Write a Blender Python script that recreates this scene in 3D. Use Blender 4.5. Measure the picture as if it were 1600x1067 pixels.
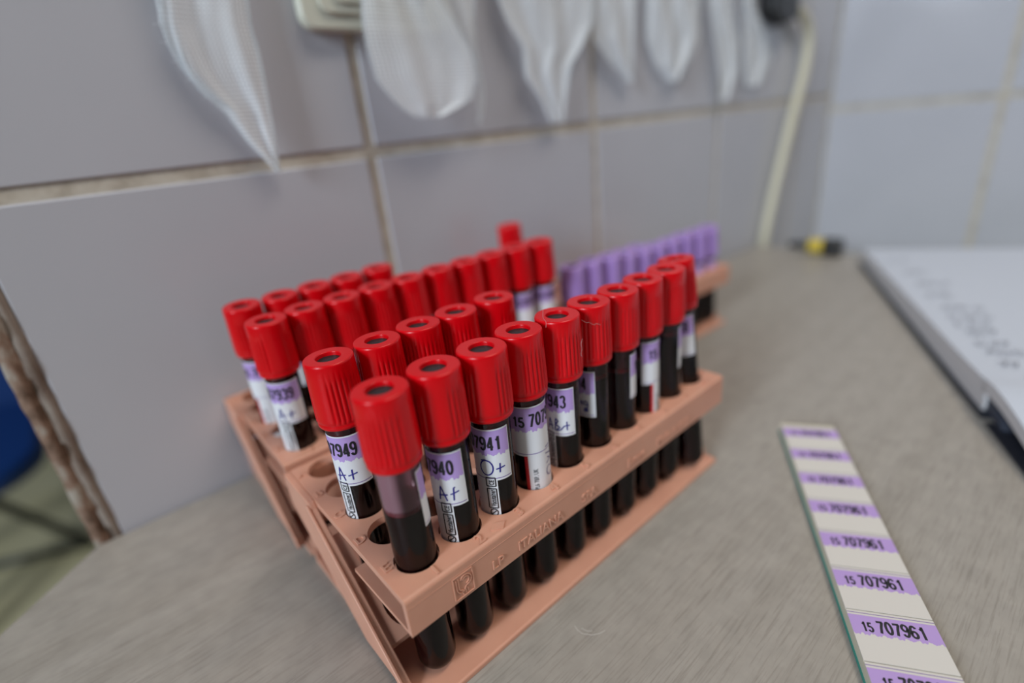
import bpy, bmesh, math, random
from mathutils import Vector, Matrix
random.seed(7)
for o in list(bpy.data.objects): bpy.data.objects.remove(o)
SC = bpy.context.scene; COL = SC.collection
# drawing unit: 1 = 0.84 mm; z = 0 is the top of the tube racks, the floor lies 949 below
U = 0.00084; ZF = 949.0
def P(x, y, z): return Vector((x*U, y*U, (z+ZF)*U))

# ---------------------------------------------------------------- camera
CAM = (-60.278, -141.880, 141.912)
R = ((0.744137, -0.660926, -0.097146), (-0.322675, -0.228285, -0.918568), (0.584928, 0.714886, -0.383140))
cd = bpy.data.cameras.new('camera'); cam = bpy.data.objects.new('camera', cd); COL.objects.link(cam)
m = Matrix.Identity(4)
for i in range(3):
    m[i][0] = R[0][i]; m[i][1] = -R[1][i]; m[i][2] = -R[2][i]; m[i][3] = P(*CAM)[i]
cam.matrix_world = m
cd.sensor_width = 36; cd.lens = 812.587/1600*36; cd.clip_start = 0.01; cd.clip_end = 50
cd.dof.use_dof = True; cd.dof.focus_distance = 200*U; cd.dof.aperture_fstop = 2.8
SC.camera = cam
# ---------------------------------------------------------------- light
w = bpy.data.worlds.new('world'); SC.world = w; w.use_nodes = True
w.node_tree.nodes['Background'].inputs[0].default_value = (0.55, 0.70, 0.90, 1)
w.node_tree.nodes['Background'].inputs[1].default_value = 0.07
def area(name, loc, aim, sx, sy, power, col):
    l = bpy.data.lights.new(name, 'AREA'); l.shape = 'RECTANGLE'; l.size = sx; l.size_y = sy; l.energy = power; l.color = col
    o = bpy.data.objects.new(name, l); COL.objects.link(o); o.location = loc
    o.rotation_euler = (Vector(aim)-Vector(loc)).to_track_quat('-Z', 'Y').to_euler()
    return o
area('ceiling_lamp', (0.45, -0.60, 2.45), (0.15, 0.2, 0.75), 1.2, 0.35, 15, (1.0, 0.91, 0.80))
area('window_light', (-2.45, -0.50, 1.85), (0.1, 0.10, 0.8), 0.6, 1.0, 66, (0.78, 0.89, 1.0))
vs = SC.view_settings; vs.view_transform = 'Standard'; vs.look = 'None'; vs.gamma = 1; vs.exposure = 0.0; vs.use_curve_mapping = False

# ---------------------------------------------------------------- materials
def mat(name, col, rough=0.5, spec=0.5, sss=0.0, coat=0.0):
    mt = bpy.data.materials.new(name); mt.use_nodes = True
    b = mt.node_tree.nodes['Principled BSDF']
    b.inputs['Base Color'].default_value = (*col, 1); b.inputs['Roughness'].default_value = rough
    b.inputs['Specular IOR Level'].default_value = spec
    if sss: b.inputs['Subsurface Weight'].default_value = sss; b.inputs['Subsurface Radius'].default_value = (.003, .0015, .001); b.inputs['Subsurface Scale'].default_value = 1
    if coat: b.inputs['Coat Weight'].default_value = coat
    return mt
def N(mt, t, **kw):
    n = mt.node_tree.nodes.new(t)
    for k, v in kw.items(): setattr(n, k, v)
    return n
def L(mt, a, b): mt.node_tree.links.new(a, b)
def coords(mt, scale=(1, 1, 1), which='Object'):
    tc = N(mt, 'ShaderNodeTexCoord'); mp = N(mt, 'ShaderNodeMapping'); mp.inputs['Scale'].default_value = scale
    L(mt, tc.outputs[which], mp.inputs['Vector']); return mp.outputs[0]
def ramp(mt, fac, stops):
    r = N(mt, 'ShaderNodeValToRGB'); e = r.color_ramp.elements
    while len(e) < len(stops): e.new(.5)
    for el, (p, c) in zip(e, stops): el.position = p; el.color = (*c, 1) if len(c) == 3 else c
    L(mt, fac, r.inputs[0]); return r.outputs[0]
def noise(mt, vec, scale, detail=4, rough=.5):
    n = N(mt, 'ShaderNodeTexNoise'); n.inputs['Scale'].default_value = scale; n.inputs['Detail'].default_value = detail; n.inputs['Roughness'].default_value = rough
    L(mt, vec, n.inputs['Vector']); return n.outputs['Fac']
def bump(mt, fac, strength, dist=0.0005):
    b = N(mt, 'ShaderNodeBump'); b.inputs['Strength'].default_value = strength; b.inputs['Distance'].default_value = dist
    L(mt, fac, b.inputs['Height']); L(mt, b.outputs[0], mt.node_tree.nodes['Principled BSDF'].inputs['Normal'])
def base(mt, sock): L(mt, sock, mt.node_tree.nodes['Principled BSDF'].inputs['Base Color'])

M = {}
M['rack'] = mat('salmon_plastic', (0.66, 0.325, 0.222), .42, .4, .12)
v = coords(M['rack']); bump(M['rack'], noise(M['rack'], v, 900, 2), .08, .0002)
base(M['rack'], ramp(M['rack'], noise(M['rack'], v, 60, 3), [(.3, (.63, .305, .207)), (.7, (.69, .345, .235))]))
M['red'] = mat('red_cap_plastic', (0.66, 0.0006, 0.005), .28, .34)
v = coords(M['red']); bump(M['red'], noise(M['red'], v, 1500, 2), .06, .0002)
M['lilac'] = mat('lilac_cap_plastic', (0.42, 0.26, 0.62), .35, .5, .1)
M['rubber'] = mat('grey_rubber', (0.014, 0.017, 0.021), .5)
M['blood'] = mat('dark_blood', (0.010, 0.0010, 0.0015), .16, .25)
M['paper'] = mat('white_paper', (0.80, 0.80, 0.82), .5, .35)
M['warmpaper'] = mat('warm_white_paper', (0.70, 0.67, 0.62), .5, .35)
M['purple'] = mat('purple_print', (0.50, 0.34, 0.70), .5, .35)
M['violet_line'] = mat('violet_line_print', (0.22, 0.14, 0.38), .5)
M['ink'] = mat('black_print', (0.012, 0.012, 0.016), .5)
M['pen'] = mat('blue_pen_ink', (0.025, 0.02, 0.24), .45)
M['redstripe'] = mat('red_stripe_print', (0.60, 0.008, 0.02), .4)
M['pencil'] = mat('faded_print', (0.24, 0.25, 0.29), .6)

def glassy(name, tint, diff=None, dfac=0.0, rough=.06):
    mt = bpy.data.materials.new(name); mt.use_nodes = True; nt = mt.node_tree
    nt.nodes.remove(nt.nodes['Principled BSDF']); out = nt.nodes['Material Output']
    tr = N(mt, 'ShaderNodeBsdfTransparent'); tr.inputs[0].default_value = (*tint, 1)
    cur = tr.outputs[0]
    if diff:
        d = N(mt, 'ShaderNodeBsdfDiffuse'); d.inputs[0].default_value = (*diff, 1)
        mx = N(mt, 'ShaderNodeMixShader'); mx.inputs[0].default_value = dfac; L(mt, cur, mx.inputs[1]); L(mt, d.outputs[0], mx.inputs[2]); cur = mx.outputs[0]
    g = N(mt, 'ShaderNodeBsdfGlossy'); g.inputs['Roughness'].default_value = rough
    fr = N(mt, 'ShaderNodeFresnel'); fr.inputs[0].default_value = 1.36
    mx = N(mt, 'ShaderNodeMixShader'); L(mt, fr.outputs[0], mx.inputs[0]); L(mt, cur, mx.inputs[1]); L(mt, g.outputs[0], mx.inputs[2]); L(mt, mx.outputs[0], out.inputs[0])
    return mt
M['glass'] = glassy('clear_tube_plastic', (.95, .95, .96))
M['film'] = glassy('blood_smear', (.92, .72, .75), (.70, .36, .41), .42, .2)
M['meniscus'] = mat('red_meniscus', (.16, .002, .008), .25)
M['filmdark'] = glassy('thick_blood_smear', (.70, .34, .35), (.16, .025, .03), .36, .2)

# glazed tile / mortar
M['tile'] = mat('white_glazed_tile', (0.60, 0.595, 0.63), .22, .5)
v = coords(M['tile']); bump(M['tile'], noise(M['tile'], v, 14, 2), .05, .002)
base(M['tile'], ramp(M['tile'], noise(M['tile'], v, 9, 3), [(.3, (.480, .480, .515)), (.7, (.510, .508, .545))]))
M['mortar'] = mat('beige_grout', (0.46, 0.42, 0.36), .85, .2)
v = coords(M['mortar']); f = noise(M['mortar'], v, 90, 6, .6)
base(M['mortar'], ramp(M['mortar'], f, [(.3, (.40, .35, .28)), (.55, (.55, .50, .42)), (.8, (.63, .59, .51))])); bump(M['mortar'], f, .5, .001)
M['stained'] = mat('stained_tile_edge', (0.4, 0.33, 0.28), .8, .2)
v = coords(M['stained'], (1, 1, .6)); f = noise(M['stained'], v, 70, 6, .65)
base(M['stained'], ramp(M['stained'], f, [(.38, (.10, .06, .04)), (.50, (.25, .16, .115)), (.58, (.34, .29, .24)), (.8, (.52, .49, .44))])); bump(M['stained'], f, .6, .001)
M['stained2'] = mat('brown_grout_bead', (0.3, 0.24, 0.2), .8, .2)
v = coords(M['stained2'], (1, 1, .5)); f = noise(M['stained2'], v, 55, 6, .65)
base(M['stained2'], ramp(M['stained2'], f, [(.3, (.12, .08, .06)), (.5, (.27, .22, .185)), (.8, (.38, .34, .30))])); bump(M['stained2'], f, .6, .001)
# laminate
M['laminate'] = mat('grey_beige_laminate', (0.4, 0.37, 0.33), .42, .4)
mt = M['laminate']
v1 = coords(mt, (2.0, 40, 1)); v2 = coords(mt, (22, 420, 1)); v3 = coords(mt, (1, 1, 1))
f1 = noise(mt, v1, 1.6, 6, .6); f2 = noise(mt, v2, 3.0, 4, .6); f3 = noise(mt, v3, 120, 3, .6)
c1 = ramp(mt, f1, [(.3, (.345, .315, .275)), (.7, (.40, .37, .33))])
c2 = ramp(mt, f2, [(.34, (.62, .60, .58)), (.50, (1, 1, 1))]); c3 = ramp(mt, f3, [(.3, (.90, .90, .90)), (.7, (1.08, 1.08, 1.08))])
mA = N(mt, 'ShaderNodeMixRGB', blend_type='MULTIPLY'); mA.inputs[0].default_value = .5; L(mt, c1, mA.inputs[1]); L(mt, c2, mA.inputs[2])
mB = N(mt, 'ShaderNodeMixRGB', blend_type='MULTIPLY'); mB.inputs[0].default_value = .8; L(mt, mA.outputs[0], mB.inputs[1]); L(mt, c3, mB.inputs[2])
base(mt, mB.outputs[0]); bump(mt, f2, .12, .0003)
M['scratch'] = mat('pale_scratch', (.58, .55, .51), .5)
M['floor'] = mat('cream_floor_tile', (0.58, 0.52, 0.33), .35)
v = coords(M['floor']); base(M['floor'], ramp(M['floor'], noise(M['floor'], v, 3, 4), [(.3, (.72, .62, .34)), (.7, (.80, .70, .43))]))
M['floorgrout'] = mat('floor_grout', (0.34, 0.31, 0.22), .9)
M['blue'] = mat('blue_vinyl', (0.006, 0.045, 0.20), .45)
M['black'] = mat('black_plastic', (0.012, 0.012, 0.013), .4)
M['darkmetal'] = mat('dark_painted_steel', (0.03, 0.033, 0.03), .4)
M['cream'] = mat('cream_plastic', (0.62, 0.62, 0.52), .38)
M['cable'] = mat('cream_cable', (0.62, 0.58, 0.44), .45)
M['yellow'] = mat('yellow_plastic', (0.62, 0.46, 0.05), .4)
M['teal'] = mat('teal_backing', (0.05, 0.30, 0.24), .5)
M['liner'] = mat('cream_backing_paper', (0.66, 0.63, 0.50), .5)
M['cover'] = mat('navy_book_cloth', (0.012, 0.014, 0.024), .6)
M['spine_shade_fill'] = mat('slate_hollow_shade', (0.045, 0.052, 0.075), .6)  # shade inside the ledger's hollow, put in as a dark colour
M['page'] = mat('ledger_page', (0.70, 0.73, 0.80), .6, .3)
mt = M['page']; wv = N(mt, 'ShaderNodeTexWave'); wv.bands_direction = 'Y'; wv.inputs['Scale'].default_value = 20; L(mt, coords(mt, (1, 1, 1), 'UV'), wv.inputs['Vector'])
base(mt, ramp(mt, wv.outputs['Fac'], [(.0, (.52, .56, .64)), (.06, (.59, .63, .71))]))
M['pageedge'] = mat('page_edges', (0.62, 0.61, 0.62), .7, .2)
mt = M['pageedge']; v = coords(mt, (1, 1, 900)); base(mt, ramp(mt, noise(mt, v, 1.0, 3, .7), [(.3, (.50, .49, .50)), (.7, (.70, .69, .70))]))

def gauze_mat():
    mt = bpy.data.materials.new('white_gauze'); mt.use_nodes = True; nt = mt.node_tree
    nt.nodes.remove(nt.nodes['Principled BSDF']); out = nt.nodes['Material Output']
    uv = coords(mt, (1, 1, 1), 'UV')
    fs = []
    for d in ('X', 'Y'):
        wv = N(mt, 'ShaderNodeTexWave'); wv.bands_direction = d; wv.inputs['Scale'].default_value = 8.5; wv.inputs['Distortion'].default_value = 1.8; wv.inputs['Detail'].default_value = 1; wv.inputs['Detail Scale'].default_value = .25
        L(mt, uv, wv.inputs['Vector']); fs.append(wv.outputs['Fac'])
    mx = N(mt, 'ShaderNodeMath', operation='MAXIMUM'); L(mt, fs[0], mx.inputs[0]); L(mt, fs[1], mx.inputs[1])
    nz = noise(mt, uv, 2.2, 3); 
    a = N(mt, 'ShaderNodeMapRange'); a.inputs['From Min'].default_value = .35; a.inputs['From Max'].default_value = .95; a.inputs['To Min'].default_value = .44; a.inputs['To Max'].default_value = 1.05; L(mt, mx.outputs[0], a.inputs['Value'])
    ad = N(mt, 'ShaderNodeMath', operation='MULTIPLY_ADD'); ad.inputs[1].default_value = .35; L(mt, nz, ad.inputs[0]); L(mt, a.outputs[0], ad.inputs[2])
    sb = N(mt, 'ShaderNodeMath', operation='SUBTRACT'); sb.use_clamp = True; sb.inputs[1].default_value = .14; L(mt, ad.outputs[0], sb.inputs[0])
    tr = N(mt, 'ShaderNodeBsdfTransparent'); df = N(mt, 'ShaderNodeBsdfDiffuse'); df.inputs[0].default_value = (.93, .96, .98, 1)
    tl = N(mt, 'ShaderNodeBsdfTranslucent'); tl.inputs[0].default_value = (.93, .96, .98, 1)
    m1 = N(mt, 'ShaderNodeMixShader'); m1.inputs[0].default_value = .3; L(mt, df.outputs[0], m1.inputs[1]); L(mt, tl.outputs[0], m1.inputs[2])
    m2 = N(mt, 'ShaderNodeMixShader'); L(mt, sb.outputs[0], m2.inputs[0]); L(mt, tr.outputs[0], m2.inputs[1]); L(mt, m1.outputs[0], m2.inputs[2]); L(mt, m2.outputs[0], out.inputs[0])
    return mt
M['gauze'] = gauze_mat()
M['lint'] = mat('grey_lint', (.50, .47, .46), .8, .2)
M['thread'] = mat('gauze_thread', (.74, .79, .83), .8, .2)

# ---------------------------------------------------------------- mesh helpers (drawing units in, metres out)
class MB:
    def __init__(s): s.v = []; s.f = []; s.sm = []; s.uv = {}
    def add(s, vs, fs, smooth=False):
        b = len(s.v); s.v += [tuple(p) for p in vs]
        for f in fs: s.f.append(tuple(b+i for i in f)); s.sm.append(smooth)
        return b
    def box(s, x0, x1, y0, y1, z0, z1):
        s.add([(x0, y0, z0), (x1, y0, z0), (x1, y1, z0), (x0, y1, z0), (x0, y0, z1), (x1, y0, z1), (x1, y1, z1), (x0, y1, z1)],
              [(0, 3, 2, 1), (4, 5, 6, 7), (0, 1, 5, 4), (1, 2, 6, 5), (2, 3, 7, 6), (3, 0, 4, 7)])
    def prism_x(s, prof, x0, x1, smooth=False):      # prof: list of (y, z)
        n = len(prof)
        s.add([(x0, y, z) for y, z in prof]+[(x1, y, z) for y, z in prof],
              [(i, (i+1) % n, n+(i+1) % n, n+i) for i in range(n)], smooth)
        s.add([(x0, y, z) for y, z in prof], [tuple(range(n))[::-1]]); s.add([(x1, y, z) for y, z in prof], [tuple(range(n))])
    def prism_z(s, prof, z0, z1):
        n = len(prof)
        s.add([(x, y, z0) for x, y in prof]+[(x, y, z1) for x, y in prof],
              [(i, (i+1) % n, n+(i+1) % n, n+i) for i in range(n)]+[tuple(range(n))[::-1], tuple(range(n, 2*n))])
    def tube(s, pts, r, n=8, caps=True):
        pts = [Vector(p) for p in pts]; rings = []; up = None
        for i, p in enumerate(pts):
            t = (pts[min(i+1, len(pts)-1)]-pts[max(i-1, 0)]).normalized()
            if up is None: up = t.orthogonal().normalized()
            up = (up-t*up.dot(t)).normalized(); sd = t.cross(up)
            rr = r[i] if isinstance(r, (list, tuple)) else r
            rings.append([p+(up*math.cos(2*math.pi*k/n)+sd*math.sin(2*math.pi*k/n))*rr for k in range(n)])
        vs = [q for rg in rings for q in rg]; fs = []
        for i in range(len(pts)-1):
            for k in range(n): fs.append((i*n+k, i*n+(k+1) % n, (i+1)*n+(k+1) % n, (i+1)*n+k))
        s.add(vs, fs, True)
        if caps: s.add(rings[0], [tuple(range(n))[::-1]]); s.add(rings[-1], [tuple(range(n))])
    def lathe(s, prof, n=32, smooth=True, rfun=None, close=False):
        vs = []; fs = []
        for (r, z) in prof:
            for k in range(n):
                a = 2*math.pi*k/n; rr = rfun(r, z, a) if rfun else r
                vs.append((rr*math.cos(a), rr*math.sin(a), z))
        for i in range(len(prof)-1):
            for k in range(n): fs.append((i*n+k, i*n+(k+1) % n, (i+1)*n+(k+1) % n, (i+1)*n+k))
        if close: fs.append(tuple(range(n))[::-1]); fs.append(tuple((len(prof)-1)*n+k for k in range(n)))
        s.add(vs, fs, smooth)
    def mesh(s, name, mt, off=(0, 0, 0)):
        me = bpy.data.meshes.new(name)
        me.from_pydata([((x-off[0])*U, (y-off[1])*U, (z-off[2])*U) for x, y, z in s.v], [], s.f)
        me.polygons.foreach_set('use_smooth', s.sm); me.materials.append(M[mt] if isinstance(mt, str) else mt)
        if s.uv:
            ul = me.uv_layers.new(name='UVMap')
            for lp in me.loops: ul.data[lp.index].uv = s.uv.get(lp.vertex_index, (0, 0))
        me.update(); return me
def link(name, me, parent=None, loc=None):
    o = bpy.data.objects.new(name, me); COL.objects.link(o)
    if parent: o.parent = parent
    if loc is not None: o.location = loc
    return o
def bevel(o, w, seg=2):
    b = o.modifiers.new('edge', 'BEVEL'); b.width = w*U; b.segments = seg; b.limit_method = 'ANGLE'; b.angle_limit = .6
    for p in o.data.polygons: p.use_smooth = True
    wn = o.modifiers.new('wn', 'WEIGHTED_NORMAL'); wn.keep_sharp = True
    return o
def tag(o, label=None, cat=None, group=None, kind=None):
    if label: o['label'] = label
    if cat: o['category'] = cat
    if group: o['group'] = group
    if kind: o['kind'] = kind
    return o
def empty(name, x, y, z, rz=0.0):
    o = bpy.data.objects.new(name, None); COL.objects.link(o); o.location = P(x, y, z); o.rotation_euler = (0, 0, rz); o.empty_display_size = .01; return o
_tc = {}
def text2d(body, size, bold=.0, sx=1.0):
    """flat text as (verts, faces) in drawing units, lower-left at 0,0; returns also its width"""
    k = (body, size, bold, sx)
    if k in _tc: return _tc[k]
    c = bpy.data.curves.new('txt', 'FONT'); c.body = body; c.size = size; c.resolution_u = 2; c.offset = bold*size; c.fill_mode = 'FRONT'
    o = bpy.data.objects.new('txt', c); COL.objects.link(o)
    dg = bpy.context.evaluated_depsgraph_get(); dg.update()
    me = bpy.data.meshes.new_from_object(o.evaluated_get(dg))
    vs = [(q.co.x*sx, q.co.y) for q in me.vertices]; fs = [tuple(p.vertices) for p in me.polygons]
    bpy.data.objects.remove(o); bpy.data.curves.remove(c); bpy.data.meshes.remove(me)
    x0 = min(a for a, b in vs); vs = [(a-x0, b) for a, b in vs]
    _tc[k] = (vs, fs, max(a for a, b in vs)); return _tc[k]
def ribbon2d(strokes, wd):
    vs = []; fs = []
    for st in strokes:
        b = len(vs); dn = [st[0]]
        for p, q in zip(st, st[1:]):
            k = max(1, min(60, int(math.dist(p, q)/.7)))
            dn += [(p[0]+(q[0]-p[0])*i/k, p[1]+(q[1]-p[1])*i/k) for i in range(1, k+1)]
        st = dn
        for i, p in enumerate(st):
            q0 = Vector(st[max(i-1, 0)]); q1 = Vector(st[min(i+1, len(st)-1)]); t = (q1-q0).normalized(); n = Vector((-t.y, t.x))*wd/2
            vs += [(p[0]+n.x, p[1]+n.y), (p[0]-n.x, p[1]-n.y)]
        for i in range(len(st)-1): fs.append((b+2*i, b+2*i+1, b+2*i+3, b+2*i+2))
    return vs, fs
def arc2d(cx, cy, rx, ry, a0, a1, n=14): return [(cx+rx*math.cos(math.radians(a0+(a1-a0)*i/n)), cy+ry*math.sin(math.radians(a0+(a1-a0)*i/n))) for i in range(n+1)]
DIG = {'2': [arc2d(.5, .70, .40, .25, 165, -35, 14)+[(.10, .09)], [(.04, .08), (.96, .08)]], '0': [arc2d(.5, .5, .41, .46, 0, 360, 24)], '1': [[(.66, 0), (.66, 1)], [(.66, .93), (.52, .80), (.25, .74)]],
 '3': [arc2d(.48, .735, .36, .225, 165, -80, 14), arc2d(.48, .27, .41, .235, 80, -165, 14)], '4': [[(.70, 0), (.70, 1)], [(.68, .94), (.08, .30)], [(.0, .26), (1, .26)]],
 '5': [[(.90, .92), (.22, .92)], [(.24, .96), (.15, .48)], arc2d(.48, .30, .41, .26, 130, -160, 16)],
 '6': [arc2d(.5, .29, .41, .25, 0, 360, 20), arc2d(.54, .56, .45, .39, 35, 180, 12)+[(.09, .30)]], '7': [[(.02, .91), (1, .91)], [(.93, .93), (.58, .48), (.34, 0)]],
 '8': [arc2d(.5, .74, .35, .215, 0, 360, 20), arc2d(.5, .27, .41, .23, 0, 360, 20)], '9': [arc2d(.5, .71, .41, .25, 0, 360, 20), arc2d(.46, .44, .45, .39, 215, 360, 12)+[(.91, .70)]]}
def digits2d(body, w_, h_, gap, bold):
    vs = []; fs = []; x = 0.0
    for c in body:
        a, f = ribbon2d([[(p*w_, q*h_) for p, q in st] for st in DIG[c]], bold); n = len(vs)
        vs += [(p+x, q) for p, q in a]; fs += [tuple(i+n for i in g) for g in f]; x += w_+gap
    return vs, fs, x-gap
def emboss(mb, vs, fs, fmap, h):
    """raise flat 2-D shapes by h: fmap(u, v, h) -> point"""
    n = len(vs); b = len(mb.v)
    mb.add([fmap(a, c, h) for a, c in vs], fs)
    ed = {}
    for f in fs:
        for i in range(len(f)):
            e = (f[i], f[(i+1) % len(f)])
            if (e[1], e[0]) in ed: ed.pop((e[1], e[0]))
            else: ed[e] = 1
    for i, j in ed:
        (a, c), (d, e) = vs[i], vs[j]
        mb.add([fmap(a, c, h), fmap(a, c, 0), fmap(d, e, 0), fmap(d, e, h)], [(0, 1, 2, 3)])

# ---------------------------------------------------------------- setting
ZT = -59.0      # table top
YW = 208.0; XW = 940.0
root = link('wall_back', None) if False else None
mb = MB(); mb.box(-101, XW+90, YW+1.4, YW+95, -948.9, 1450)
wall = tag(link('wall_back', mb.mesh('wall_back', 'mortar', (0, 0, -ZF)), None, (0, 0, 0)), 'white tiled wall behind the tube racks', kind='structure')
mb = MB(); mb.box(XW+1.4, XW+90, -2200, YW+1.4, -948.9, 1450)
wallr = tag(link('wall_right', mb.mesh('wall_right', 'mortar', (0, 0, -ZF))), 'white tiled wall at the far end of the table', kind='structure')
def tile(parent, x0, x1, y0, y1, z0, z1):
    cx, cy, cz = (x0+x1)/2, (y0+y1)/2, (z0+z1)/2
    mb = MB(); mb.box(x0, x1, y0, y1, z0, z1)
    o = link('tile', mb.mesh('tile', 'tile', (cx, cy, cz)), parent, (cx*U, cy*U, (cz+ZF)*U)); bevel(o, 1.3, 3)
xs = [(-89, 115.5), (123, 351.5), (359.5, 584), (592, 819), (827, 938)]
zs = [(-340, -107), (-99, 130), (137.5, 372), (380, 612), (620, 850)]
for x0, x1 in xs:
    for z0, z1 in zs: tile(wall, x0, x1, YW, YW+6, z0, z1)
ys = [(-1, 206), (-237, -9), (-473, -245), (-709, -481), (-945, -717), (-1181, -953)]
zs = [(-354, -125), (-117, 110), (118, 352), (360, 592), (600, 830)]
for y0, y1 in ys:
    for z0, z1 in zs: tile(wallr, XW, XW+6, y0, y1, z0, z1)
# ragged end of the tiling
def ragged(name, x0, x1, y0, y1, mt, amp, seedv):
    rn = random.Random(seedv); mb = MB(); n = 150; rows = []
    for i in range(n+1):
        z = -340+1190*i/n
        rows.append([(x0+rn.uniform(-amp, amp)*.4, y1, z), (x0+rn.uniform(-amp, amp)*.6, y0+rn.uniform(0, amp), z), (x1+rn.uniform(-amp, amp), y0+rn.uniform(0, amp), z), (x1, y1, z)])
    vs = [p for r in rows for p in r]; fs = []
    for i in range(n):
        for k in range(3): fs.append((i*4+k, i*4+k+1, (i+1)*4+k+1, (i+1)*4+k))
    mb.add(vs, fs, True)
    return link(name, mb.mesh(name, mt, (0, 0, -ZF)))
t1 = tag(ragged('trim_1', -102.2, -94.2, YW-.6, YW+12, 'stained', .8, 3), 'stained chipped plaster edge where the tiled wall ends', kind='structure')
t2 = tag(ragged('trim_2', -94.6, -89.0, YW-.6, YW+8, 'stained2', .9, 5), 'brown grout bead along the end of the tiling', kind='structure')
# floor
mb = MB(); mb.box(-3200, 2400, -2400, 5200, -975, -950.5)
floor = tag(link('floor', mb.mesh('floor', 'floorgrout', (0, 0, -ZF))), 'cream tiled floor', kind='structure')
mb = MB(); mb.box(-197, 197, -197, 197, -1.6, 0); tm = mb.mesh('floor_tile', 'floor')
for i in range(-5, 4):
    for j in range(-3, 13):
        link('tile', tm, floor, P(i*400+40, j*400+60, -949))

# table
tb = empty('table', 180, 0, -949)
prof = [(-101, 206), (-360, -34), (-360, -520), (712, -520), (712, 206)]
mb = MB(); mb.prism_z(prof, ZT-27, ZT)
o = link('table_top', mb.mesh('table_top', 'laminate', (180, 0, -949)), tb); bevel(o, 1.6, 3)
for (x, y) in ((-300, -460), (660, -460), (660, 150), (-120, 100)):
    mb = MB(); mb.box(x-20, x+20, y-20, y+20, -949, ZT-27); bevel(link('leg', mb.mesh('leg', 'darkmetal', (180, 0, -949)), tb), 2)
vs, fs = ribbon2d([[(51.3, -27.6), (50.6, -30), (50.8, -32.4), (53.1, -35.7), (55.6, -37.4), (58.5, -38.2)], [(52.4, -30.5), (53.2, -33.2), (54.6, -34.6)]], .3)
mb = MB(); mb.add([(x, y, ZT+.06) for x, y in vs], fs); link('scratch', mb.mesh('scratch', 'scratch', (180, 0, -949)), tb)
tag(tb, 'grey-beige wood-grain laminate table top under the tube racks', 'table')

# ---------------------------------------------------------------- racks
PX, PY = 20.0, 20.32
def perforated(mb, zf, th, rows, y0, y1, x0, x1, rh, n=28):
    """panel whose height is zf(y), pierced by vertical round holes at every column of the given rows"""
    def quad(xa, xb, ya, yb):
        mb.add([(xa, ya, zf(ya)), (xb, ya, zf(ya)), (xb, yb, zf(yb)), (xa, yb, zf(yb))], [(0, 1, 2, 3)])
        mb.add([(xa, ya, zf(ya)-th), (xb, ya, zf(ya)-th), (xb, yb, zf(yb)-th), (xa, yb, zf(yb)-th)], [(3, 2, 1, 0)])
    hx = PX/2; hy = PY/2
    for i in rows:
        cy = i*PY; ya, yb = max(cy-hy, y0), min(cy+hy, y1)
        quad(x0, -hx, ya, yb); quad(9*PX+hx, x1, ya, yb)
        for j in range(10):
            cx = j*PX; top = []; hole = []
            for k in range(n):
                a = 2*math.pi*(k+.5)/n; c, s = math.cos(a), math.sin(a)
                q = min(hx/abs(c) if abs(c) > 1e-6 else 1e9, ((yb-cy) if s > 0 else (cy-ya))/abs(s) if abs(s) > 1e-6 else 1e9)
                top.append((cx+c*q, cy+s*q)); hole.append((cx+c*rh, cy+s*rh))
            # include square corners so neighbouring cells join
            vt = [(x, y, zf(y)) for x, y in top]+[(x, y, zf(y)) for x, y in hole]
            fr = [(k, (k+1) % n, n+(k+1) % n, n+k) for k in range(n)]
            mb.add(vt, fr)
            mb.add([(x, y, z-th) for x, y, z in vt], [f[::-1] for f in fr])
            hw = [(x, y, zf(y)) for x, y in hole]+[(x, y, zf(y)-th) for x, y in hole]
            mb.add(hw, [(k, (k+1) % n, n+(k+1) % n, n+k) for k in range(n)], True)
            for sx in (-1, 1):
                for sy in (-1, 1):
                    X = cx+sx*hx; Y = yb if sy > 0 else ya
                    cand = sorted(top, key=lambda p: (p[0]-X)**2+(p[1]-Y)**2)[:2]
                    mb.add([(X, Y, zf(Y))]+[(x, y, zf(y)) for x, y in cand], [(0, 1, 2)]); mb.add([(X, Y, zf(Y)-th)]+[(x, y, zf(y)-th) for x, y in cand], [(0, 2, 1)])
    lo = max(min(rows)*PY-hy, y0); hi = min(max(rows)*PY+hy, y1)
    if lo > y0+.01: quad(x0, x1, y0, lo)
    if hi < y1-.01: quad(x0, x1, hi, y1)
    # rim
    for xa, xb, ya, yb in ((x0, x1, y0, y0), (x1, x1, y0, y1), (x1, x0, y1, y1), (x0, x0, y1, y0)):
        mb.add([(xa, ya, zf(ya)), (xb, yb, zf(yb)), (xb, yb, zf(yb)-th), (xa, ya, zf(ya)-th)], [(3, 2, 1, 0)])
XL, XR = -14.0, 194.0
rackm = {}
mb = MB(); perforated(mb, lambda y: 0.0, 3.2, [0, 1, 2, 3, 4], -13.3, 92.0, XL, XR, 8.5); rackm['top_plate'] = mb.mesh('top_plate', 'rack')
arc = [(-13.3+1.7*math.cos(math.radians(a)), -1.7+1.7*math.sin(math.radians(a))) for a in range(90, 181, 15)]
mb = MB(); prof = [(-13.3, 0.0)]+arc[1:]+[(-15.0, -16.6), (-14.6, -17.0), (-12.6, -17.0), (-12.4, -3.2), (-13.3, -3.2)]
mb.prism_x(prof[::-1], XL, XR); rackm['front_flange'] = mb.mesh('front_flange', 'rack')
mb = MB(); perforated(mb, lambda y: -15.2-0.06*(y+12), 1.8, [0, 1], -12.6, 30.5, XL, XR, 9.5); rackm['upper_shelf'] = mb.mesh('upper_shelf', 'rack')
zu = lambda y: -4.6-.77*(62-y)
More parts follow.
